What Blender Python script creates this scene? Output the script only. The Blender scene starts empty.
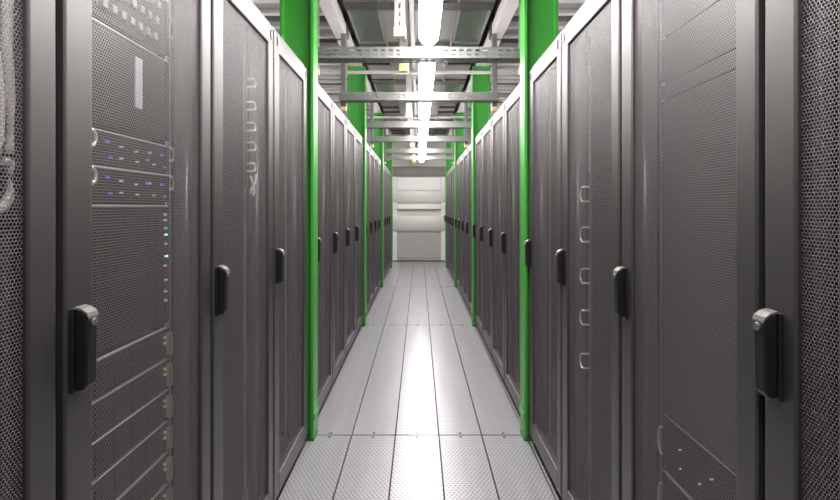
import bpy, bmesh, math, random
from mathutils import Vector, Matrix
random.seed(7)
PI = math.pi
S = bpy.context.scene
COL = S.collection

# ---------------------------------------------------------------- camera, world, exposure
EYE = 1.280
cam_d = bpy.data.cameras.new('camera')
cam_d.sensor_width = 36.0
cam_d.lens = 488.0 / 840.0 * 36.0
cam_d.shift_y = -42.5 / 840.0
cam_d.shift_x = 1.0 / 840.0
cam_d.clip_start = 0.02
cam = bpy.data.objects.new('camera', cam_d)
COL.objects.link(cam)
cam.location = (0, 0, EYE)
cam.rotation_euler = (PI / 2, 0, 0)
S.camera = cam
w = bpy.data.worlds.new('world'); S.world = w
w.use_nodes = True
w.node_tree.nodes['Background'].inputs[0].default_value = (0.9, 0.92, 1.0, 1)
w.node_tree.nodes['Background'].inputs[1].default_value = 0.10
S.view_settings.view_transform = 'Standard'
S.view_settings.look = 'None'
S.view_settings.gamma = 1.0
S.view_settings.use_curve_mapping = False
S.view_settings.exposure = 0.4
LAMP = 48.0

# ---------------------------------------------------------------- materials
def mat(name, col, rough=0.5, metal=0.0, spec=0.5, emit=None, estr=0.0, noise=None, bump=None, ior=1.5):
    m = bpy.data.materials.new(name); m.use_nodes = True
    nt = m.node_tree; b = nt.nodes['Principled BSDF']
    b.inputs['Base Color'].default_value = (*col, 1)
    b.inputs['Roughness'].default_value = rough
    b.inputs['Metallic'].default_value = metal
    b.inputs['Specular IOR Level'].default_value = spec
    b.inputs['IOR'].default_value = ior
    if emit:
        b.inputs['Emission Color'].default_value = (*emit, 1)
        b.inputs['Emission Strength'].default_value = estr
    tc = None
    if noise or bump:
        tc = nt.nodes.new('ShaderNodeTexCoord')
    if noise:
        sc, amt = noise
        n = nt.nodes.new('ShaderNodeTexNoise'); n.inputs['Scale'].default_value = sc; n.inputs['Detail'].default_value = 4
        nt.links.new(tc.outputs['Object'], n.inputs['Vector'])
        r = nt.nodes.new('ShaderNodeMapRange')
        r.inputs['To Min'].default_value = 1 - amt; r.inputs['To Max'].default_value = 1 + amt
        nt.links.new(n.outputs['Fac'], r.inputs['Value'])
        mx = nt.nodes.new('ShaderNodeVectorMath'); mx.operation = 'SCALE'
        mx.inputs[0].default_value = col
        nt.links.new(r.outputs[0], mx.inputs['Scale'])
        nt.links.new(mx.outputs[0], b.inputs['Base Color'])
    if bump:
        sc, st = bump
        n = nt.nodes.new('ShaderNodeTexNoise'); n.inputs['Scale'].default_value = sc; n.inputs['Detail'].default_value = 2
        nt.links.new(tc.outputs['Object'], n.inputs['Vector'])
        bp = nt.nodes.new('ShaderNodeBump'); bp.inputs['Strength'].default_value = st; bp.inputs['Distance'].default_value = 0.001
        nt.links.new(n.outputs['Fac'], bp.inputs['Height'])
        nt.links.new(bp.outputs[0], b.inputs['Normal'])
    return m

def hexholes(nt, ucomp, vcomp, pitch, radius, soft=0.03):
    """socket that is 1 inside a hole of a staggered hole pattern in object space"""
    L = nt.links
    tc = nt.nodes.new('ShaderNodeTexCoord')
    sp = nt.nodes.new('ShaderNodeSeparateXYZ'); L.new(tc.outputs['Object'], sp.inputs[0])
    def M(op, a, b=None, c=None):
        n = nt.nodes.new('ShaderNodeMath'); n.operation = op
        for i, v in enumerate((a, b, c)):
            if v is None: continue
            if isinstance(v, (int, float)): n.inputs[i].default_value = v
            else: L.new(v, n.inputs[i])
        return n.outputs[0]
    u = M('DIVIDE', sp.outputs[ucomp], pitch)
    v = M('DIVIDE', sp.outputs[vcomp], pitch * 0.866)
    row = M('FLOOR', v)
    odd = M('MULTIPLY', M('FLOORED_MODULO', row, 2.0), 0.5)
    fu = M('SUBTRACT', M('FRACT', M('ADD', u, odd)), 0.5)
    fv = M('MULTIPLY', M('SUBTRACT', M('FRACT', v), 0.5), 0.866)
    r = M('SQRT', M('ADD', M('MULTIPLY', fu, fu), M('MULTIPLY', fv, fv)))
    mr = nt.nodes.new('ShaderNodeMapRange')
    mr.inputs['From Min'].default_value = radius - soft; mr.inputs['From Max'].default_value = radius + soft
    mr.inputs['To Min'].default_value = 1.0; mr.inputs['To Max'].default_value = 0.0
    L.new(r, mr.inputs['Value'])
    return mr.outputs[0]

def mesh_mat(name, col):
    m = mat(name, col, rough=0.46, metal=0.0, spec=0.8, ior=1.7)
    nt = m.node_tree; b = nt.nodes['Principled BSDF']; out = nt.nodes['Material Output']
    hole = hexholes(nt, 'X', 'Z', 0.0066, 0.42)
    tr = nt.nodes.new('ShaderNodeBsdfTransparent')
    mx = nt.nodes.new('ShaderNodeMixShader')
    nt.links.new(hole, mx.inputs[0]); nt.links.new(b.outputs[0], mx.inputs[1]); nt.links.new(tr.outputs[0], mx.inputs[2])
    nt.links.new(mx.outputs[0], out.inputs['Surface'])
    return m

def floor_mat():
    m = mat('perforated aluminium plank', (0.60, 0.595, 0.605), rough=0.29, metal=0.32, spec=0.4)
    nt = m.node_tree; b = nt.nodes['Principled BSDF']
    hole = hexholes(nt, 'X', 'Y', 0.021, 0.22, 0.05)
    tc = nt.nodes.new('ShaderNodeTexCoord')
    n = nt.nodes.new('ShaderNodeTexNoise'); n.inputs['Scale'].default_value = 3.0; n.inputs['Detail'].default_value = 6
    mp = nt.nodes.new('ShaderNodeMapping'); mp.inputs['Scale'].default_value = (6, 0.5, 1)
    nt.links.new(tc.outputs['Object'], mp.inputs[0]); nt.links.new(mp.outputs[0], n.inputs['Vector'])
    r = nt.nodes.new('ShaderNodeMapRange'); r.inputs['To Min'].default_value = 0.82; r.inputs['To Max'].default_value = 1.12
    nt.links.new(n.outputs['Fac'], r.inputs['Value'])
    sc = nt.nodes.new('ShaderNodeVectorMath'); sc.operation = 'SCALE'; sc.inputs[0].default_value = (0.475, 0.462, 0.487)
    nt.links.new(r.outputs[0], sc.inputs['Scale'])
    mx = nt.nodes.new('ShaderNodeMix'); mx.data_type = 'RGBA'
    mx.inputs[7].default_value = (0.10, 0.10, 0.10, 1)
    hs = nt.nodes.new('ShaderNodeMath'); hs.operation = 'MULTIPLY'; hs.inputs[1].default_value = 0.75
    nt.links.new(hole, hs.inputs[0]); nt.links.new(hs.outputs[0], mx.inputs[0]); nt.links.new(sc.outputs[0], mx.inputs[6])
    nt.links.new(mx.outputs[2], b.inputs['Base Color'])
    return m

def glass_mat():
    m = bpy.data.materials.new('greenish ceiling glass'); m.use_nodes = True
    nt = m.node_tree; nt.nodes.remove(nt.nodes['Principled BSDF']); out = nt.nodes['Material Output']
    tr = nt.nodes.new('ShaderNodeBsdfTransparent'); tr.inputs[0].default_value = (0.70, 0.78, 0.71, 1)
    df = nt.nodes.new('ShaderNodeBsdfDiffuse'); df.inputs[0].default_value = (0.17, 0.19, 0.17, 1)
    gl = nt.nodes.new('ShaderNodeBsdfGlossy'); gl.inputs['Roughness'].default_value = 0.18; gl.inputs[0].default_value = (0.8, 0.85, 0.8, 1)
    fr = nt.nodes.new('ShaderNodeFresnel'); fr.inputs[0].default_value = 1.35
    m1 = nt.nodes.new('ShaderNodeMixShader'); m1.inputs[0].default_value = 0.45
    mx = nt.nodes.new('ShaderNodeMixShader')
    nt.links.new(tr.outputs[0], m1.inputs[1]); nt.links.new(df.outputs[0], m1.inputs[2])
    nt.links.new(fr.outputs[0], mx.inputs[0]); nt.links.new(m1.outputs[0], mx.inputs[1]); nt.links.new(gl.outputs[0], mx.inputs[2])
    nt.links.new(mx.outputs[0], out.inputs['Surface'])
    return m

M_frame = mat('charcoal rack paint', (0.016, 0.0145, 0.0145), rough=0.46, spec=1.0, ior=1.75)
M_frame.node_tree.nodes['Principled BSDF'].inputs['Specular Tint'].default_value = (1.0, 0.95, 0.955, 1)
M_mesh = mesh_mat('perforated rack door steel', (0.17, 0.146, 0.151))
M_body = mat('black rack body', (0.009, 0.009, 0.009), rough=0.5)
M_plinth = mat('black plinth', (0.015, 0.015, 0.015), rough=0.6)
M_post = mat('grey inner post', (0.13, 0.122, 0.125), rough=0.30, metal=0.5)
M_rail = mat('zinc mounting rail', (0.42, 0.42, 0.41), rough=0.35, metal=0.6)
M_black = mat('black handle plastic', (0.012, 0.012, 0.013), rough=0.4)
M_cap = mat('silver handle cap', (0.22, 0.20, 0.20), rough=0.42, metal=0.5)
M_clip = mat('dark hinge clip', (0.05, 0.05, 0.05), rough=0.5)
M_green = mat('green column paint', (0.060, 0.355, 0.050), rough=0.40, spec=0.5, ior=1.5, noise=(5, 0.08))
M_greend = mat('dark green base paint', (0.02, 0.12, 0.02), rough=0.5)
M_galv = mat('galvanised strut', (0.25, 0.25, 0.243), rough=0.42, metal=0.45, noise=(30, 0.12))
M_white = mat('white painted steel', (0.56, 0.535, 0.53), rough=0.45)
M_yellow = mat('yellow plastic end cap', (0.88, 0.74, 0.36), rough=0.4)
M_lamp = mat('lamp diffuser', (0.9, 0.9, 0.9), emit=(1.0, 0.965, 0.955), estr=LAMP)
M_lampbody = mat('lamp housing', (0.80, 0.78, 0.77), rough=0.4)
M_panel = mat('grey ceiling sheet', (0.20, 0.188, 0.183), rough=0.45, metal=0.2, noise=(4, 0.1))
M_bar = mat('dark perforated ceiling bar', (0.055, 0.052, 0.052), rough=0.45, metal=0.3)
M_glassframe = mat('pale glazing frame', (0.26, 0.25, 0.24), rough=0.4, metal=0.3)
M_glass = glass_mat()
M_floor = floor_mat()
M_floorgap = mat('dark floor underside', (0.02, 0.02, 0.02), rough=0.7)
M_conc = mat('dark ceiling deck', (0.12, 0.11, 0.105), rough=0.8, noise=(3, 0.2))
M_joist = mat('grey ceiling joist', (0.26, 0.242, 0.232), rough=0.55, noise=(6, 0.12))
M_wall = mat('plain grey wall', (0.50, 0.485, 0.465), rough=0.8, noise=(2, 0.08))
M_endwall = mat('pale end panel', (0.70, 0.67, 0.63), rough=0.35, spec=0.5, noise=(2.5, 0.06))
M_endwhite = mat('white end panel', (0.95, 0.94, 0.92), rough=0.4)
M_endgrey = mat('grey lower end door', (0.50, 0.48, 0.45), rough=0.4, noise=(2.5, 0.06))
M_server = mat('dark server front', (0.010, 0.0095, 0.010), rough=0.4, metal=0.3)
M_edge = mat('bright server lid edge', (0.75, 0.72, 0.71), rough=0.35, metal=0.4)
M_loop = mat('silver pull loop', (0.68, 0.65, 0.65), rough=0.3, metal=0.5)
M_blank = mat('grey blanking plate', (0.045, 0.041, 0.041), rough=0.45)
M_cable = mat('white cable sheath', (0.52, 0.49, 0.49), rough=0.45)
M_label = mat('pale paper label', (0.48, 0.49, 0.52), rough=0.6)
M_blue = mat('blue led', (0.1, 0.1, 0.6), emit=(0.30, 0.22, 1.0), estr=0.4)
M_teal = mat('teal led', (0.1, 0.8, 0.7), emit=(0.35, 1.0, 0.9), estr=1.0)
M_amber = mat('green yellow led', (0.25, 0.32, 0.08), emit=(0.75, 1.0, 0.3), estr=0.12)
M_whiteled = mat('white led', (0.4, 0.4, 0.4), emit=(1, 0.95, 0.95), estr=0.22)
M_plug = mat('grey plug', (0.26, 0.24, 0.245), rough=0.45)
M_screw = mat('dark screw', (0.07, 0.07, 0.07), rough=0.5)

# ---------------------------------------------------------------- mesh helpers
class MB:
    def __init__(s):
        s.bm = bmesh.new(); s.mi = 0
    def box(s, x0, x1, y0, y1, z0, z1, mi=None):
        v = [s.bm.verts.new(p) for p in ((x0,y0,z0),(x1,y0,z0),(x1,y1,z0),(x0,y1,z0),(x0,y0,z1),(x1,y0,z1),(x1,y1,z1),(x0,y1,z1))]
        for f in ((0,3,2,1),(4,5,6,7),(0,1,5,4),(1,2,6,5),(2,3,7,6),(3,0,4,7)):
            fc = s.bm.faces.new([v[i] for i in f]); fc.material_index = mi or 0
        return s
    def quad(s, pts, mi=0):
        f = s.bm.faces.new([s.bm.verts.new(p) for p in pts]); f.material_index = mi
        return s
    def tube(s, pts, r, n=8, mi=0, closed=False):
        pts = [Vector(p) for p in pts]; rings = []
        up = Vector((0, 0, 1))
        prev = None
        for i, p in enumerate(pts):
            if closed:
                t = pts[(i + 1) % len(pts)] - pts[i - 1]
            else:
                t = pts[min(i + 1, len(pts) - 1)] - pts[max(i - 1, 0)]
            t.normalize()
            if prev is None:
                a = up if abs(t.dot(up)) < 0.9 else Vector((1, 0, 0))
                nrm = t.cross(a).normalized()
            else:
                nrm = (prev - t * prev.dot(t)).normalized()
            prev = nrm
            b = t.cross(nrm)
            rr = r[i] if isinstance(r, (list, tuple)) else r
            rings.append([s.bm.verts.new(p + (nrm * math.cos(2*PI*k/n) + b * math.sin(2*PI*k/n)) * rr) for k in range(n)])
        m = len(rings)
        for i in range(m if closed else m - 1):
            a, b = rings[i], rings[(i + 1) % m]
            for k in range(n):
                f = s.bm.faces.new((a[k], a[(k+1) % n], b[(k+1) % n], b[k])); f.material_index = mi; f.smooth = True
        if not closed:
            f = s.bm.faces.new(rings[0][::-1]); f.material_index = mi
            f = s.bm.faces.new(rings[-1]); f.material_index = mi
        return s
    def prism(s, prof, axis, a0, a1, mi=0, smooth=False):
        """prof: closed 2-D profile; axis 'x': (y,z), 'y': (x,z), 'z': (x,y)"""
        def P(u, v, a):
            return {'x': (a, u, v), 'y': (u, a, v), 'z': (u, v, a)}[axis]
        A = [s.bm.verts.new(P(u, v, a0)) for u, v in prof]
        B = [s.bm.verts.new(P(u, v, a1)) for u, v in prof]
        n = len(prof)
        for k in range(n):
            f = s.bm.faces.new((A[k], A[(k+1) % n], B[(k+1) % n], B[k])); f.material_index = mi; f.smooth = smooth
        f = s.bm.faces.new(A[::-1]); f.material_index = mi
        f = s.bm.faces.new(B); f.material_index = mi
        return s
    def slotted(s, o, du, dv, U, V, pitch, slot, rows, mi=0, thick=None):
        """plate U x V spanned by unit vectors du, dv from o, with rows of (v centre, height, phase) slots cut out"""
        o, du, dv = Vector(o), Vector(du), Vector(dv)
        def q(u0, u1, v0, v1):
            if u1 - u0 < 1e-5 or v1 - v0 < 1e-5: return
            s.quad([o + du*u0 + dv*v0, o + du*u1 + dv*v0, o + du*u1 + dv*v1, o + du*u0 + dv*v1], mi)
        v = 0.0
        for vc, hh, ph in rows:
            q(0, U, v, vc - hh/2)
            u = 0.0; c = pitch * ph + slot
            while c + slot/2 < U - 0.004:
                q(u, c - slot/2, vc - hh/2, vc + hh/2)
                u = c + slot/2; c += pitch
            q(u, U, vc - hh/2, vc + hh/2)
            v = vc + hh/2
        q(0, U, v, V)
        return s
    def build(s, name, mats, parent=None, bevel=None, solid=None):
        bmesh.ops.recalc_face_normals(s.bm, faces=s.bm.faces) if solid is None else None
        me = bpy.data.meshes.new(name); s.bm.to_mesh(me); s.bm.free()
        for m in (mats if isinstance(mats, (list, tuple)) else [mats]): me.materials.append(m)
        o = bpy.data.objects.new(name, me); COL.objects.link(o)
        if parent is not None: o.parent = parent
        if bevel:
            b = o.modifiers.new('bevel', 'BEVEL'); b.width = bevel; b.segments = 2; b.limit_method = 'ANGLE'; b.angle_limit = math.radians(40)
        if solid:
            b = o.modifiers.new('solid', 'SOLIDIFY'); b.thickness = solid; b.offset = 0
        return o

def tag(o, label, cat, group=None):
    o['label'] = label; o['category'] = cat
    if group: o['group'] = group
    return o
def thing(name, label, cat, loc=(0,0,0), rz=0.0, group=None):
    o = bpy.data.objects.new(name, None); COL.objects.link(o)
    o.location = loc; o.rotation_euler = (0, 0, rz); o.empty_display_size = 0.1
    return tag(o, label, cat, group)
def kids(o): return [c for c in bpy.data.objects if c.parent == o]
def dup(root, loc, rz, label, group=None):
    def rec(o, par):
        c = o.copy(); COL.objects.link(c); c.parent = par
        for ch in TREE(o): rec(ch, c)
        return c
    r = rec(root, None); r.location = loc; r.rotation_euler = (0, 0, rz); r['label'] = label
    if group: r['group'] = group
    return r
def TREE(o): return list(o.children)
def struct(o): o['kind'] = 'structure'; return o
ORD = ['first', 'second', 'third', 'fourth', 'fifth', 'sixth', 'seventh', 'eighth', 'ninth', 'tenth', 'eleventh', 'twelfth',
       'thirteenth', 'fourteenth', 'fifteenth', 'sixteenth']

BAY = 2.575
COLY = [2.730 + BAY * k for k in range(4)]          # column centres along the aisle
END = 11.60                                          # end bulkhead

# ================================================================ setting
# floor: dark pan with five rows of perforated planks per bay
f = MB()
f.box(-2.6, 2.6, -3.0, 11.75, -0.06, -0.012, 1)
seams = [-3.0, -2.42, 0.165] + [2.745 + BAY * k for k in range(4)] + [11.75]
xs = [-0.84, -0.62, -0.378, -0.133, 0.112, 0.352, 0.60, 0.84]
for i in range(len(seams) - 1):
    for j in range(len(xs) - 1):
        f.box(xs[j] + 0.0038, xs[j+1] - 0.0038, seams[i] + 0.005, seams[i+1] - 0.005, -0.012, 0.0, 0)
        xc = (xs[j] + xs[j+1]) / 2
        for yy in (seams[i] + 0.024, seams[i+1] - 0.024):
            f.prism([(xc + 0.008*math.cos(a*PI/6), yy + 0.008*math.sin(a*PI/6)) for a in range(12)], 'z', -0.004, 0.0012, 2)
f.box(-2.6, -0.842, -3.0, 11.75, -0.012, 0.0, 0)
f.box(0.842, 2.6, -3.0, 11.75, -0.012, 0.0, 0)
struct(f.build('floor', [M_floor, M_floorgap, M_screw]))
m = MB()
m.box(-2.7, 2.7, -3.1, 11.75, 3.55, 3.65)
for k in range(54):
    x = -2.65 + 0.1 * k
    m.box(x, x + 0.05, -3.0, 11.75, 3.50, 3.55)
struct(m.build('ceiling', M_conc))
struct(MB().box(-2.7, -2.6, -3.1, 11.75, -0.06, 3.65).build('wall_left', M_wall))
struct(MB().box(2.6, 2.7, -3.1, 11.75, -0.06, 3.65).build('wall_right', M_wall))
struct(MB().box(-2.6, 2.6, -3.1, -3.0, -0.06, 3.65).build('wall_rear', M_wall))

# end-of-aisle bulkhead: white stiles, horizontal rounded rails, inset panels
def hz(y): return EYE - (y - 207.5) * END / 488.0     # photo row -> height on the bulkhead
struct(MB().box(-2.6, 2.6, END + 0.03, END + 0.12, 0, 3.5).build('wall_end', M_endwall))
for i, (a, b) in enumerate(((-0.64, -0.525), (0.525, 0.64))):
    struct(MB().box(a, b, END - 0.015, END + 0.03, 0, hz(177)).build('trim_%d' % (i + 1), M_endwhite, None, 0.006))
def halfround(y0, y1, depth):
    z1, z0 = hz(y0), hz(y1); c = (z0 + z1) / 2; h = (z1 - z0) / 2
    return [(END + 0.03, z0)] + [(END + 0.0 - depth * math.cos(t), c + h * math.sin(t)) for t in [(-0.5 + k / 12) * PI for k in range(13)]] + [(END + 0.03, z1)]
for i, (y0, y1, dp, xx) in enumerate(((166.5, 176.5, 0.05, 0.68), (190.5, 203, 0.035, 0.64), (216, 231.5, 0.055, 0.64))):
    struct(MB().prism(halfround(y0, y1, dp), 'x', -xx, xx, 0, False).build('trim_%d' % (i + 3), M_joist if i == 0 else M_endwall))
struct(MB().box(-0.515, 0.515, END + 0.005, END + 0.03, hz(190), hz(177.5)).build('trim_6', M_endwhite, None, 0.01))
struct(MB().box(-0.515, 0.515, END - 0.05, END + 0.03, hz(209), hz(204.5)).build('trim_7', M_endwhite, None, 0.01))
struct(MB().box(-0.515, 0.515, END + 0.012, END + 0.03, hz(258.5), hz(233)).build('door_1', M_endgrey, None, 0.008))
struct(MB().box(-0.64, 0.64, END - 0.02, END + 0.03, 0.0, 0.022).build('trim_8', M_plinth))

# ================================================================ columns
def column(x_sign, y, label):
    t = thing('steel_column', label, 'column', (x_sign * 0.675, y, 0), 0, 'green columns between the rack bays')
    def X(a, b): return (min(x_sign*a, x_sign*b) - x_sign*0.675, max(x_sign*a, x_sign*b) - x_sign*0.675)
    b = MB(); a0, a1 = X(0.578, 0.593); b.box(a0, a1, -0.055, 0.055, 0.012, 2.765)
    a0, a1 = X(0.593, 0.750); b.box(a0, a1, -0.005, 0.005, 0.012, 2.765)
    a0, a1 = X(0.750, 0.764); b.box(a0, a1, -0.055, 0.055, 0.012, 2.765)
    b.build('shaft', M_green, t)
    a0, a1 = X(0.576, 0.768); MB().box(a0, a1, -0.058, 0.056, 0.0, 0.012).build('base_plate', M_greend, t)
    a0, a1 = X(0.571, 0.578); MB().box(a0, a1, -0.061, 0.055, 0.118, 0.150).build('base_band', M_green, t)
    a0, a1 = X(0.58, 0.77); MB().box(a0, a1, -0.058, 0.056, 2.765, 2.80).build('cap_plate', M_green, t)
    return t
for k, y in enumerate(COLY):
    for sx, nm in ((-1, 'left'), (1, 'right')):
        column(sx, y, 'green steel column on the %s side of the aisle, %s from the camera' % (nm, ORD[k]))

# ================================================================ server racks
RW = 0.580
def make_rack():
    t = thing('server_rack', 'x', 'server rack', (0, 0, 0), 0)
    h = RW / 2
    b = MB()                                           # carcass open at the front
    b.box(-h, -h + 0.018, 0.035, 1.05, 0.05, 2.025); b.box(h - 0.018, h, 0.035, 1.05, 0.05, 2.025)
    b.box(-h + 0.018, h - 0.018, 1.03, 1.05, 0.05, 2.025)
    b.box(-h + 0.018, h - 0.018, 0.035, 1.03, 0.05, 0.07)
    b.build('carcass', M_body, t)
    b = MB(); b.box(-h, h, 0.012, 1.05, 2.025, 2.04)
    b.build('roof', M_frame, t, 0.003)
    MB().box(-h + 0.01, h - 0.01, 0.025, 1.04, 0.0, 0.05).build('plinth', M_plinth, t)
    for s in (-1, 1):
        b = MB()
        prof = [(s*0.262 + 0.015*math.cos(a), 0.060 - 0.018*math.sin(a)) for a in [PI*q/10 for q in range(11)]] + [(s*0.262 - 0.015, 0.085), (s*0.262 + 0.015, 0.085)]
        b.prism(prof, 'z', 0.07, 2.02, 0, True)
        b.build('corner_post', M_post, t)
        b = MB()
        x0 = -0.253 if s < 0 else 0.225
        b.slotted((x0, 0.098, 0.08), (0, 0, 1), (1, 0, 0), 1.93, 0.028, 0.0222, 0.011, [(0.014, 0.011, 0)])
        b.build('mounting_rail', M_rail, t, None, 0.002)
    d = MB()                                           # door: welded frame
    z0, z1 = 0.052, 2.02
    d.box(-h, -h + 0.07, 0.0, 0.03, z0, z1); d.box(h - 0.058, h, 0.0, 0.03, z0, z1)
    d.box(-h + 0.07, h - 0.058, 0.0, 0.03, z1 - 0.08, z1); d.box(-h + 0.07, h - 0.058, 0.0, 0.03, z0, z0 + 0.085)
    door = d.build('door', M_frame, t, 0.004)
    d = MB(); d.quad([(-h + 0.069, 0.010, z0 + 0.084), (h - 0.057, 0.010, z0 + 0.084), (h - 0.057, 0.010, z1 - 0.079), (-h + 0.069, 0.010, z1 - 0.079)])
    d.build('door_mesh', M_mesh, door)
    # swing handle: base plate, rounded grip, silver cap on top
    xc = -h + 0.027
    b = MB(); b.box(xc - 0.018, xc + 0.018, -0.006, 0.0, 0.9590, 1.1050)
    b.build('handle_plate', M_black, door, 0.002)
    b = MB()
    prof = [(-0.006, 0.9630), (-0.020, 0.9630), (-0.027, 0.9730), (-0.029, 1.0830), (-0.026, 1.0930), (-0.017, 1.1000), (-0.006, 1.1030)]
    b.prism(prof, 'x', xc - 0.013, xc + 0.013, 0)
    b.build('handle', M_black, door, 0.003)
    b = MB()
    prof = [(-0.006, 1.1035), (-0.0175, 1.1005), (-0.027, 1.0930), (-0.0305, 1.0860), (-0.0305, 1.0905), (-0.0275, 1.0980), (-0.0175, 1.1055), (-0.006, 1.1085)]
    b.prism(prof, 'x', xc - 0.014, xc + 0.014, 0)
    b.build('handle_cap', M_cap, door, 0.001)
    MB().tube([(xc, -0.028, 1.0810), (xc, -0.034, 1.0800)], 0.007, 12).build('lock_cylinder', M_cap, door)
    for s in (-1, 1):                                  # small sprung clips on the top rail
        b = MB()
        b.tube([(s*(0.262 + 0.012*math.cos(a)) , -0.002, 1.980 + 0.018*math.sin(a)) for a in [PI*(0.5 + k/8) for k in range(9)]], 0.0018, 6)
        b.build('hinge_clip', M_clip, door)
    return t

def rackpos(side, k):
    bay, j = divmod(k, 4)
    y = 0.508 + BAY * bay + 0.6 * j
    return (-0.6, y + 0.010, 0) if side < 0 else (0.6, y + 0.050, 0)
NOTE = {(-1, 0): 'charcoal mesh-door rack at left picture edge with pale cables behind its mesh',
        (-1, 1): 'charcoal mesh-door rack on left holding stacked flat servers and blue lights',
        (-1, 2): 'charcoal mesh-door rack on left with a column of small pale cable rings inside',
        (-1, 3): 'charcoal mesh-door rack standing directly before the nearest left green column',
        (1, 0): 'charcoal mesh-door rack at right picture edge with one bright vertical post glint',
        (1, 1): 'charcoal mesh-door rack on right with grey blank plates above two servers',
        (1, 2): 'charcoal mesh-door rack on right with five large pale rings inside',
        (1, 3): 'charcoal mesh-door rack standing directly before the nearest right green column'}
rack0 = make_rack()
first = True
for side, nm in ((-1, 'left'), (1, 'right')):
    for k in range(17):
        bay, j = divmod(k, 4)
        lab = NOTE.get((side, k)) or 'charcoal mesh-door rack in the %s row, %s past the %s green column' % (nm, ORD[j], ORD[bay - 1])
        grp = 'charcoal server racks in two rows'
        loc = rackpos(side, k); rz = PI/2 if side < 0 else -PI/2
        if first:
            rack0.location = loc; rack0.rotation_euler = (0, 0, rz); rack0['label'] = lab; rack0['group'] = grp; first = False
        else:
            dup(rack0, loc, rz, lab, grp)

# ================================================================ rack contents
def inside(side, k, x, y, z):
    """world point of a rack-local point"""
    l = rackpos(side, k)
    return (l[0] - y, l[1] + x, z - 0.049) if side < 0 else (l[0] + y, l[1] - x, z - 0.049)
def rzof(side): return PI/2 if side < 0 else -PI/2
def loop_mb(x, z, w_, h_, r=0.0046, proj=0.03):
    """pull loop standing off the front in the front plane"""
    pts = []
    for k in range(13):
        a = -PI/2 + PI * k / 12
        pts.append((x + w_ * math.cos(a), -0.012, z + h_/2 * math.sin(a)))
    return MB().tube([(x, -0.001, z - h_/2)] + pts + [(x, -0.001, z + h_/2)], r, 8)
def server(side, k, top, height, label, style, group, name='rack_server'):
    t = thing(name, label, 'server', inside(side, k, 0, 0.105, top - height), rzof(side), group)
    b = MB(); b.box(-0.222, 0.222, 0.0, 0.62, 0.003, height - 0.006)
    b.box(-0.239, -0.222, -0.010, -0.007, 0.003, height - 0.004); b.box(0.222, 0.239, -0.010, -0.007, 0.003, height - 0.004)
    b.box(-0.222, 0.222, -0.007, 0.0, 0.004, height - 0.008)
    b.build('chassis', M_server, t)
    b = MB(); b.box(-0.232, 0.236, -0.0085, 0.0, height - 0.0032, height)
    b.build('lid_edge', M_edge, t)
    return t
def dots(t, name, material, pts, size=0.0035):
    for x, z in pts:
        MB().box(x - size, x + size, -0.014, -0.0072, z - size, z + size).build(name, material, t)

G = 'flat servers stacked low in the second left rack'
for i in range(7):
    top = 0.998 - 0.0865 * i
    t = server(-1, 1, top, 0.0845, 'flat server with bright lid edge, %s from top of low stack, second left rack' % ORD[i], 0, G)
    b = MB(); b.box(0.224, 0.238, -0.022, -0.010, 0.010, 0.070); b.build('ear', M_rail, t)
    dots(t, 'status_light', M_amber, [(0.216, 0.060), (0.216, 0.045)], 0.003)
    for q in range(6):
        x = -0.20 + q * 0.066
        for z in (0.008, 0.040): MB().box(x, x + 0.060, -0.010, -0.0072, z, z + 0.028).build('drive_bay', M_server, t)
# mid-height unit with speckled right edge
t = server(-1, 1, 1.335, 0.325, 'tall dark storage unit with speckled edge lights above the low server stack on left', 0, None, 'storage_array')
dots(t, 'status_light', M_teal, [(0.222, 0.245), (0.224, 0.185)], 0.003)
dots(t, 'status_light', M_whiteled, [(0.218, 0.285), (0.22, 0.262), (0.222, 0.22), (0.218, 0.16), (0.222, 0.12), (0.22, 0.09), (0.22, 0.065), (0.218, 0.30)], 0.003)
for q in range(12):
    x = -0.21 + q * 0.035
    for z in (0.02, 0.165): MB().box(x, x + 0.031, -0.010, -0.0072, z, z + 0.135).build('drive_bay', M_server, t)
# the two servers with pull loops and violet lights
for i, (top, lab) in enumerate(((1.500, 'upper server with silver pull loops and violet lights in second left rack'),
                                (1.420, 'lower server with silver pull loops and violet lights in second left rack'))):
    t = server(-1, 1, top, 0.079, lab, 1, 'servers with pull loops in the second left rack')
    loop_mb(0.243, 0.056, 0.022, 0.036).build('pull_loop', M_loop, t)
    loop_mb(-0.088, 0.056, 0.015, 0.034).build('pull_loop', M_loop, t)
    rng = random.Random(i)
    dots(t, 'blue_light', M_blue, [(-0.03, 0.055), (-0.02, 0.02), (0.13, 0.03 + 0.02 * i), (0.20, 0.05), (0.215, 0.018)], 0.0024)
    dots(t, 'white_light', M_whiteled, [(0.02, 0.05), (0.02, 0.022), (0.08, 0.045), (0.085, 0.02), (0.14, 0.05), (0.16, 0.02)], 0.0022)
# unit with pale label, patch panel above
t = server(-1, 1, 1.735, 0.225, 'plain dark rack unit with one upright pale label strip in second left rack', 0, None, 'rack_unit')
MB().box(0.078, 0.108, -0.0105, -0.0072, 0.065, 0.190).build('paper_label', M_label, t)
t = server(-1, 1, 1.90, 0.155, 'dark patch panel with rows of grey plugs at top of second left rack', 0, None, 'patch_panel')
for r_ in range(3):
    for q in range(9):
        x = -0.13 + q * 0.034 + 0.008 * r_; z = 0.022 + 0.045 * r_
        MB().box(x, x + 0.016, -0.022, -0.0072, z, z + 0.016).build('plug', M_plug, t)
loop_mb(0.243, 0.085, 0.022, 0.055).build('cable_loop', M_loop, t)

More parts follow.
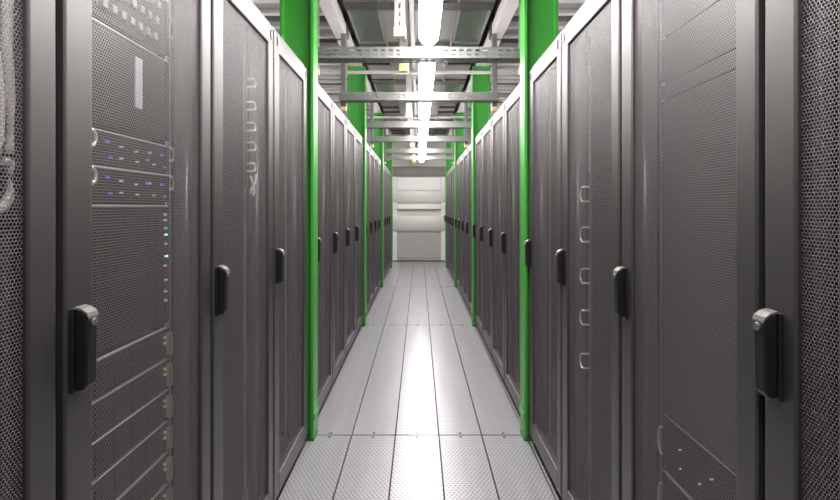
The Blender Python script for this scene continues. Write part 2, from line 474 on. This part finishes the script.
# cable rings in the third racks
def ring_strip(side, k, xs_, z_list, w_, h_, label, r):
    zb = min(z_list) - 0.08
    t = thing('cable_manager', label, 'cable manager', inside(side, k, xs_, 0.06, zb), rzof(side), 'cable managers with rings')
    zt = max(z_list) + 0.08 - zb
    b = MB(); b.box(-0.012, 0.012, 0.004, 0.012, 0, zt); b.build('backing_strip', M_post, t)
    for z in z_list:
        pts = []
        for q in range(15):
            a = -PI/2 + PI * q / 14
            pts.append((w_ * math.cos(a), -0.022, z - zb + h_/2 * math.sin(a)))
        s_ = 1 if side < 0 else -1
        pts = [(p[0] * s_, p[1], p[2]) for p in pts]
        MB().tube([(0, 0.004, z - zb - h_/2)] + pts + [(0, 0.004, z - zb + h_/2)], r, 8).build('cable_ring', M_loop, t)
    return t
D = 170.0
rz_l = [EYE + 0.049 + (207.5 - y) / 170.0 * 0.65 for y in (82, 105, 126, 146, 167)]
ring_strip(-1, 2, 0.165, rz_l, 0.020, 0.030, 'upright strip of five small pale rings behind mesh of third left rack', 0.0042)
rz_r = [EYE + 0.049 + (207.5 - y) / 169.0 * 0.65 for y in (194, 235, 277, 319, 363)]
ring_strip(1, 2, -0.145, rz_r, 0.028, 0.056, 'upright strip of five large pale rings behind mesh of third right rack', 0.0035)
p0 = inside(-1, 2, 0.17, 0.045, 1.39)
def cable(name, label, cat, pts, r, group=None, base=None):
    b = MB(); b.tube(pts, r, 8)
    return tag(b.build(name, M_cable), label, cat, group)
def P(side, k, *l): return [inside(side, k, *p) for p in l]
cable('loose_cable', 'loose white cable end hanging below the small rings in third left rack', 'cable',
      P(-1, 2, (0.165, 0.050, 1.45), (0.185, 0.046, 1.42), (0.195, 0.045, 1.39), (0.175, 0.045, 1.375), (0.150, 0.046, 1.39), (0.17, 0.046, 1.405), (0.205, 0.045, 1.43), (0.215, 0.046, 1.46)), 0.005)
# pale cables in the nearest left rack
G = 'pale cables in the nearest left rack'
cv = [[(0.222, 0.05, 1.95), (0.224, 0.040, 1.80), (0.229, 0.030, 1.66), (0.226, 0.029, 1.57), (0.231, 0.028, 1.50), (0.238, 0.029, 1.45), (0.233, 0.030, 1.41)],
      [(0.200, 0.05, 1.70), (0.203, 0.040, 1.62), (0.206, 0.030, 1.55), (0.212, 0.029, 1.49), (0.210, 0.029, 1.43), (0.200, 0.035, 1.38)],
      [(0.222, 0.033, 1.40), (0.234, 0.029, 1.396), (0.241, 0.028, 1.375), (0.236, 0.029, 1.35), (0.222, 0.031, 1.33), (0.205, 0.035, 1.32)]]
for i, c in enumerate(cv):
    pts = []
    for a, b_ in zip(c, c[1:]):
        for q in range(4): pts.append(tuple(a[j] + (b_[j] - a[j]) * q / 4 for j in range(3)))
    pts.append(c[-1])
    lab = ('longest pale cable at left picture edge, running from near the rack top', 'middle-length pale cable at left picture edge beside the longest one',
           'shortest pale cable at left picture edge, curving lowest of three')[i]
    cable('white_cable', lab, 'cable', P(-1, 0, *pts), 0.0085, G)

# second right rack: blank plates above, two servers with loops below
edges = [1.955, 1.81, 1.68, 1.635, 0.745]
for i in range(len(edges) - 1):
    t_, b_ = edges[i], edges[i + 1]
    t = thing('blanking_plate', 'grey blanking plate in second right rack, %s from the top' % ORD[i], 'blanking plate', inside(1, 1, 0, 0.105, b_), -PI/2, 'grey blanking plates in the second right rack')
    MB().box(-0.239, 0.239, -0.010, -0.007, 0.003, t_ - b_ - 0.003).build('plate', M_blank, t)
    for x in (-0.231, 0.231): MB().box(x - 0.004, x + 0.004, -0.0125, -0.010, (t_-b_)/2 - 0.004, (t_-b_)/2 + 0.004).build('screw', M_screw, t)
for i, (top, lab) in enumerate(((0.742, 'server with tall pull loop and bright lid line in second right rack'),
                                (0.580, 'server with tall pull loop, lower of two in second right rack'))):
    t = server(1, 1, top, 0.158, lab, 1, 'servers in the second right rack')
    loop = loop_mb(0.0, 0.08, 0.020, 0.075, 0.0042)
    o = loop.build('pull_loop', M_loop, t); o.location = (-0.236, 0, 0); o.rotation_euler = (0, 0, 0); o.scale = (-1, 1, 1)
    dots(t, 'white_light', M_whiteled, [(-0.14, 0.10), (-0.14, 0.05), (0.0, 0.10), (-0.05, 0.06), (0.05, 0.06)], 0.0014)

# ================================================================ beams and ceiling sheets
for sx, nm in ((-1, 'left'), (1, 'right')):
    ys = [-1.2, 1.85, 4.43, 7.00, 9.58, 11.56]
    for k in range(len(ys) - 1):
        t = thing('ceiling_beam', 'white longitudinal beam over the %s rack row, %s segment from the camera' % (nm, ORD[k]), 'beam', (sx * 0.70, ys[k] + 0.03, 2.80), 0, 'white beams along the aisle ceiling')
        L = ys[k + 1] - ys[k] - 0.06
        MB().box(-0.05, 0.05, 0, L, 0, 0.12).build('box_section', M_white, t, 0.006)
        b = MB(); b.box(-0.035, 0.035, L, L + 0.06, 0.01, 0.10); b.box(-0.058, -0.052, L - 0.05, L + 0.055, 0.01, 0.11); b.box(0.052, 0.058, L - 0.05, L + 0.055, 0.01, 0.11)
        b.build('joint_bracket', M_bar, t)
# cross tubes at the columns
for k in range(4):
    y = COLY[k] - 0.02
    b = MB(); b.box(-2.55, -0.775, -0.02, 0.02, -0.015, 0.015)
    b = MB(); b.box(-2.55, 2.55, -0.016, 0.016, -0.016, 0.016)
    o = b.build('cross_tube', M_white, None, 0.004); o.location = (0, y - 0.10, 2.716)
    tag(o, 'thin white cross tube near the column heads, %s from the camera' % ORD[k], 'tube', 'white cross tubes')
# per-bay ceiling sheets
for k in range(-1, 4):
    y0 = 4.27 + BAY * (k - 0)
    y0 -= BAY
    n = ORD[k + 1]
    # centre sheet
    t = thing('ceiling_sheet', 'grey metal ceiling sheet above the lamp line, %s from the camera' % n, 'ceiling sheet', (0, y0, 3.03), 0, 'grey ceiling sheets over the aisle')
    b = MB(); b.box(-0.345, 0.345, 0.005, BAY - 0.175, 0, 0.02); b.box(-0.345, -0.325, 0.005, BAY - 0.175, -0.03, 0); b.box(0.325, 0.345, 0.005, BAY - 0.175, -0.03, 0)
    b.build('sheet', M_panel, t)
    for x in (-0.20, 0.19): MB().box(x, x + 0.012, 0.005, BAY - 0.175, -0.012, 0).build('rib', M_panel, t)
    # dark perforated bars before and after the glazing
    for q, (a, c, wd) in enumerate(((y0 - 0.165, y0 - 0.0, 'near'), (y0 + 0.90, y0 + 0.99, 'far'))):
        b = MB(); b.slotted((-0.64, a, 3.005), (1, 0, 0), (0, 1, 0), 1.28, c - a, 0.05, 0.03, [((c - a) * f_, 0.012, f_) for f_ in ((0.25, 0.5, 0.75) if q == 0 else (0.5,))])
        o = b.build('ceiling_bar', M_bar, None, None, 0.004)
        b2 = MB(); b2.box(-0.64, 0.64, a, a + 0.012, 3.007, 3.025); 
        o2 = b2.build('lip', M_glassframe, o)
        tag(o, 'dark slotted ceiling bar on the %s side of the glazing, %s pair from the camera' % (wd, n), 'ceiling bar', 'dark slotted ceiling bars')
    for sx, nm in ((-1, 'left'), (1, 'right')):
        t = thing('glazed_panel', 'greenish glazed ceiling panel above the %s rack row, %s from the camera' % (nm, n), 'glazed panel', (sx * 0.495, y0, 3.03), 0, 'glazed ceiling panels')
        b = MB(); hw = 0.145
        b.box(-hw, -hw + 0.02, 0.0, 0.90, -0.01, 0.025); b.box(hw - 0.02, hw, 0.0, 0.90, -0.01, 0.025)
        b.box(-hw, hw, 0.0, 0.02, -0.01, 0.025); b.box(-hw, hw, 0.88, 0.90, -0.01, 0.025)
        b.build('frame', M_glassframe, t)
        MB().box(-hw + 0.02, hw - 0.02, 0.02, 0.88, 0.004, 0.010).build('pane', M_glass, t)
        t = thing('side_sheet', 'plain grey ceiling sheet beside the glazing over the %s rack row, %s from the camera' % (nm, n), 'ceiling sheet', (sx * 0.495, y0 + 1.0, 3.035), 0, 'plain side ceiling sheets')
        MB().box(-0.143, 0.143, 0, BAY - 1.18, 0, 0.02).build('sheet', M_panel, t)
        MB().box(-0.143, 0.143, 0.62, 0.66, -0.03, 0).build('rib', M_bar, t); MB().box(-0.143, 0.143, 1.05, 1.08, -0.03, 0).build('rib', M_bar, t)
# joists seen above the racks, outside the beams
js = [1.9 + 0.62 * k for k in range(15)]
for sx, nm in ((-1, 'left'), (1, 'right')):
    for k, y in enumerate(js):
        x0, x1 = (-2.58, -0.80) if sx < 0 else (0.80, 2.58)
        t = thing('ceiling_joist', 'grey ceiling joist above the %s rack row, %s from the camera' % (nm, ORD[k]), 'joist', ((x0 + x1) / 2, y, 3.06), 0, 'grey ceiling joists over the racks')
        h = (x1 - x0) / 2
        MB().box(-h, h, -0.16, 0.16, 0.05, 0.30).build('web', M_joist, t)
        MB().box(-h, h, -0.20, -0.13, 0.0, 0.05).build('flange', M_white, t); MB().box(-h, h, 0.13, 0.20, 0.02, 0.05).build('flange', M_white, t)

# ================================================================ slotted strut frames
def strut_frame(y, label):
    t = thing('strut_frame', label, 'strut frame', (0, y, 2.125), 0, 'slotted strut frames across the aisle')
    z0 = 2.194 - 2.125; z1 = z0 + 0.066; hx = 0.680; L = 2 * hx
    b = MB()
    b.slotted((-hx, -0.05, z0), (1, 0, 0), (0, 0, 1), L, z1 - z0, 0.048, 0.028, [(0.020, 0.009, 0), (0.046, 0.009, 0)])
    b.slotted((-hx, -0.05, z0), (1, 0, 0), (0, 1, 0), L, 0.10, 0.048, 0.028, [(0.032, 0.011, 0), (0.068, 0.011, 0)])
    b.slotted((-hx, 0.05, z0), (1, 0, 0), (0, 0, 1), L, z1 - z0, 0.048, 0.028, [(0.020, 0.009, 0), (0.046, 0.009, 0)])
    b.quad([(-hx, -0.05, z1), (hx, -0.05, z1), (hx, -0.038, z1), (-hx, -0.038, z1)])
    b.quad([(-hx, 0.038, z1), (hx, 0.038, z1), (hx, 0.05, z1), (-hx, 0.05, z1)])
    b.build('crossbar', M_galv, t, None, 0.003)
    for s in (-1, 1):
        b = MB(); H = 0.673; x = s * 0.660 - 0.0205
        b.slotted((x, 0.056, 0.035), (0, 0, 1), (1, 0, 0), H - 0.035, 0.041, 0.05, 0.028, [(0.0205, 0.012, 0)])
        b.slotted((x, 0.056, 0.035), (0, 0, 1), (0, 1, 0), H - 0.035, 0.041, 0.05, 0.028, [(0.0205, 0.012, 0)])
        b.slotted((x + 0.041, 0.056, 0.035), (0, 0, 1), (0, 1, 0), H - 0.035, 0.041, 0.05, 0.028, [(0.0205, 0.012, 0)])
        b.quad([(x, 0.097, 0.035), (x + 0.041, 0.097, 0.035), (x + 0.041, 0.097, H), (x, 0.097, H)])
        b.build('post', M_galv, t, None, 0.003)
        MB().box(x - 0.003, x + 0.044, 0.053, 0.100, 0.0, 0.036).build('end_cap', M_yellow, t, 0.003)
    return t
for k, y in enumerate((3.03, 4.20, 5.605, 6.775, 8.18, 9.35)):
    strut_frame(y, 'galvanised slotted crossbar with two upright posts spanning the aisle, %s from the camera' % ORD[k])

# ================================================================ lamps
LZ = EYE + 1.023
def make_lamp():
    t = thing('strip_lamp', 'x', 'lamp', (0, 0, LZ), 0, 'strip lamps along the aisle')
    L = 1.09; hw = 0.058
    b = MB(); b.box(-0.040, 0.040, 0.0, L, 0.030, 0.075); b.build('housing', M_lampbody, t, 0.005)
    b = MB()
    prof = [(-hw, 0.03), (-hw, 0.012), (-hw*0.8, -0.008), (-hw*0.4, -0.018), (0, -0.020), (hw*0.4, -0.018), (hw*0.8, -0.008), (hw, 0.012), (hw, 0.03)]
    taper = [(0.035, 0.55), (0.07, 0.85), (0.11, 1.0), (L - 0.11, 1.0), (L - 0.06, 0.85), (L - 0.03, 0.6)]
    rings = [[b.bm.verts.new((x * s, y, 0.03 + (z - 0.03) * s)) for x, z in prof] for y, s in taper]
    for A, B in zip(rings, rings[1:]):
        for i in range(len(prof)):
            b.bm.faces.new((A[i], A[(i+1) % len(prof)], B[(i+1) % len(prof)], B[i]))
    b.bm.faces.new(rings[0]); b.bm.faces.new(rings[-1])
    b.build('diffuser', M_lamp, t)
    MB().box(-0.085, 0.085, -0.012, 0.02, 0.030, 0.060).build('end_cap', M_lampbody, t, 0.004)
    for y_ in (0.22, 0.84): MB().box(-0.006, 0.006, y_, y_ + 0.02, 0.075, 0.760).build('hanger_rod', M_galv, t)
    return t
lamp_y = [-0.55] + [y for k in range(-1, 3) for y in (3.44 + BAY * k, 4.58 + BAY * k)] + [3.44 + BAY * 3 - 0.12]
lamp_y = lamp_y[:-1]
lamp0 = make_lamp()
for k, y in enumerate(lamp_y):
    lab = 'long lit strip lamp over the aisle, %s from the camera' % ORD[k - 2] if k >= 2 else ('lit strip lamp overhead just in front of the camera' if k else 'lit strip lamp overhead behind the camera')
    if k == 0: lamp0.location = (0.060, y, LZ); lamp0['label'] = lab
    else: dup(lamp0, (0.060, y, LZ), 0, lab)
for sx, nm in ((-1, 'left'), (1, 'right')):          # unseen lamps added behind the racks to brighten joists and ceiling
    for k, y in enumerate((2.745, 5.225, 7.705)):
        o = dup(lamp0, (sx * 2.08, y, LZ), 0, 'unseen strip lamp added to light the joists, behind the %s racks, %s from the camera' % (nm, ORD[k]), 'unseen strip lamps added behind the racks')
# conduit beside the lamps
o = MB().box(-0.075, -0.035, -1.0, 11.6, 2.74, 2.77).build('lamp_rail', M_galv, None, 0.004)
tag(o, 'long grey mounting rail running beside the strip lamps', 'rail')
# slotted hangers with yellow end caps
for k, y in enumerate((2.85, 3.58, 5.425, 6.155, 8.0, 8.73, 10.575, 11.305)):
    t = thing('slotted_hanger', 'white slotted hanger with yellow end cap left of the lamps, %s from the camera' % ORD[k], 'hanger', (-0.113, y, EYE + 1.0), 0, 'slotted hangers with yellow end caps')
    b = MB(); hw = 0.029
    b.slotted((-hw, 0, 0.05), (0, 0, 1), (1, 0, 0), 0.705, 2*hw, 0.05, 0.028, [(hw, 0.012, 0)])
    b.slotted((-hw, 0.04, 0.05), (0, 0, 1), (1, 0, 0), 0.705, 2*hw, 0.05, 0.028, [(hw, 0.012, 0)])
    b.quad([(-hw, 0, 0.05), (-hw, 0.04, 0.05), (-hw, 0.04, 0.755), (-hw, 0, 0.755)])
    b.quad([(hw, 0, 0.05), (hw, 0.04, 0.05), (hw, 0.04, 0.755), (hw, 0, 0.755)])
    b.build('strut', M_white, t, None, 0.003)
    MB().box(-hw - 0.006, hw + 0.006, -0.006, 0.046, 0.0, 0.058).build('end_cap', M_yellow, t, 0.004)
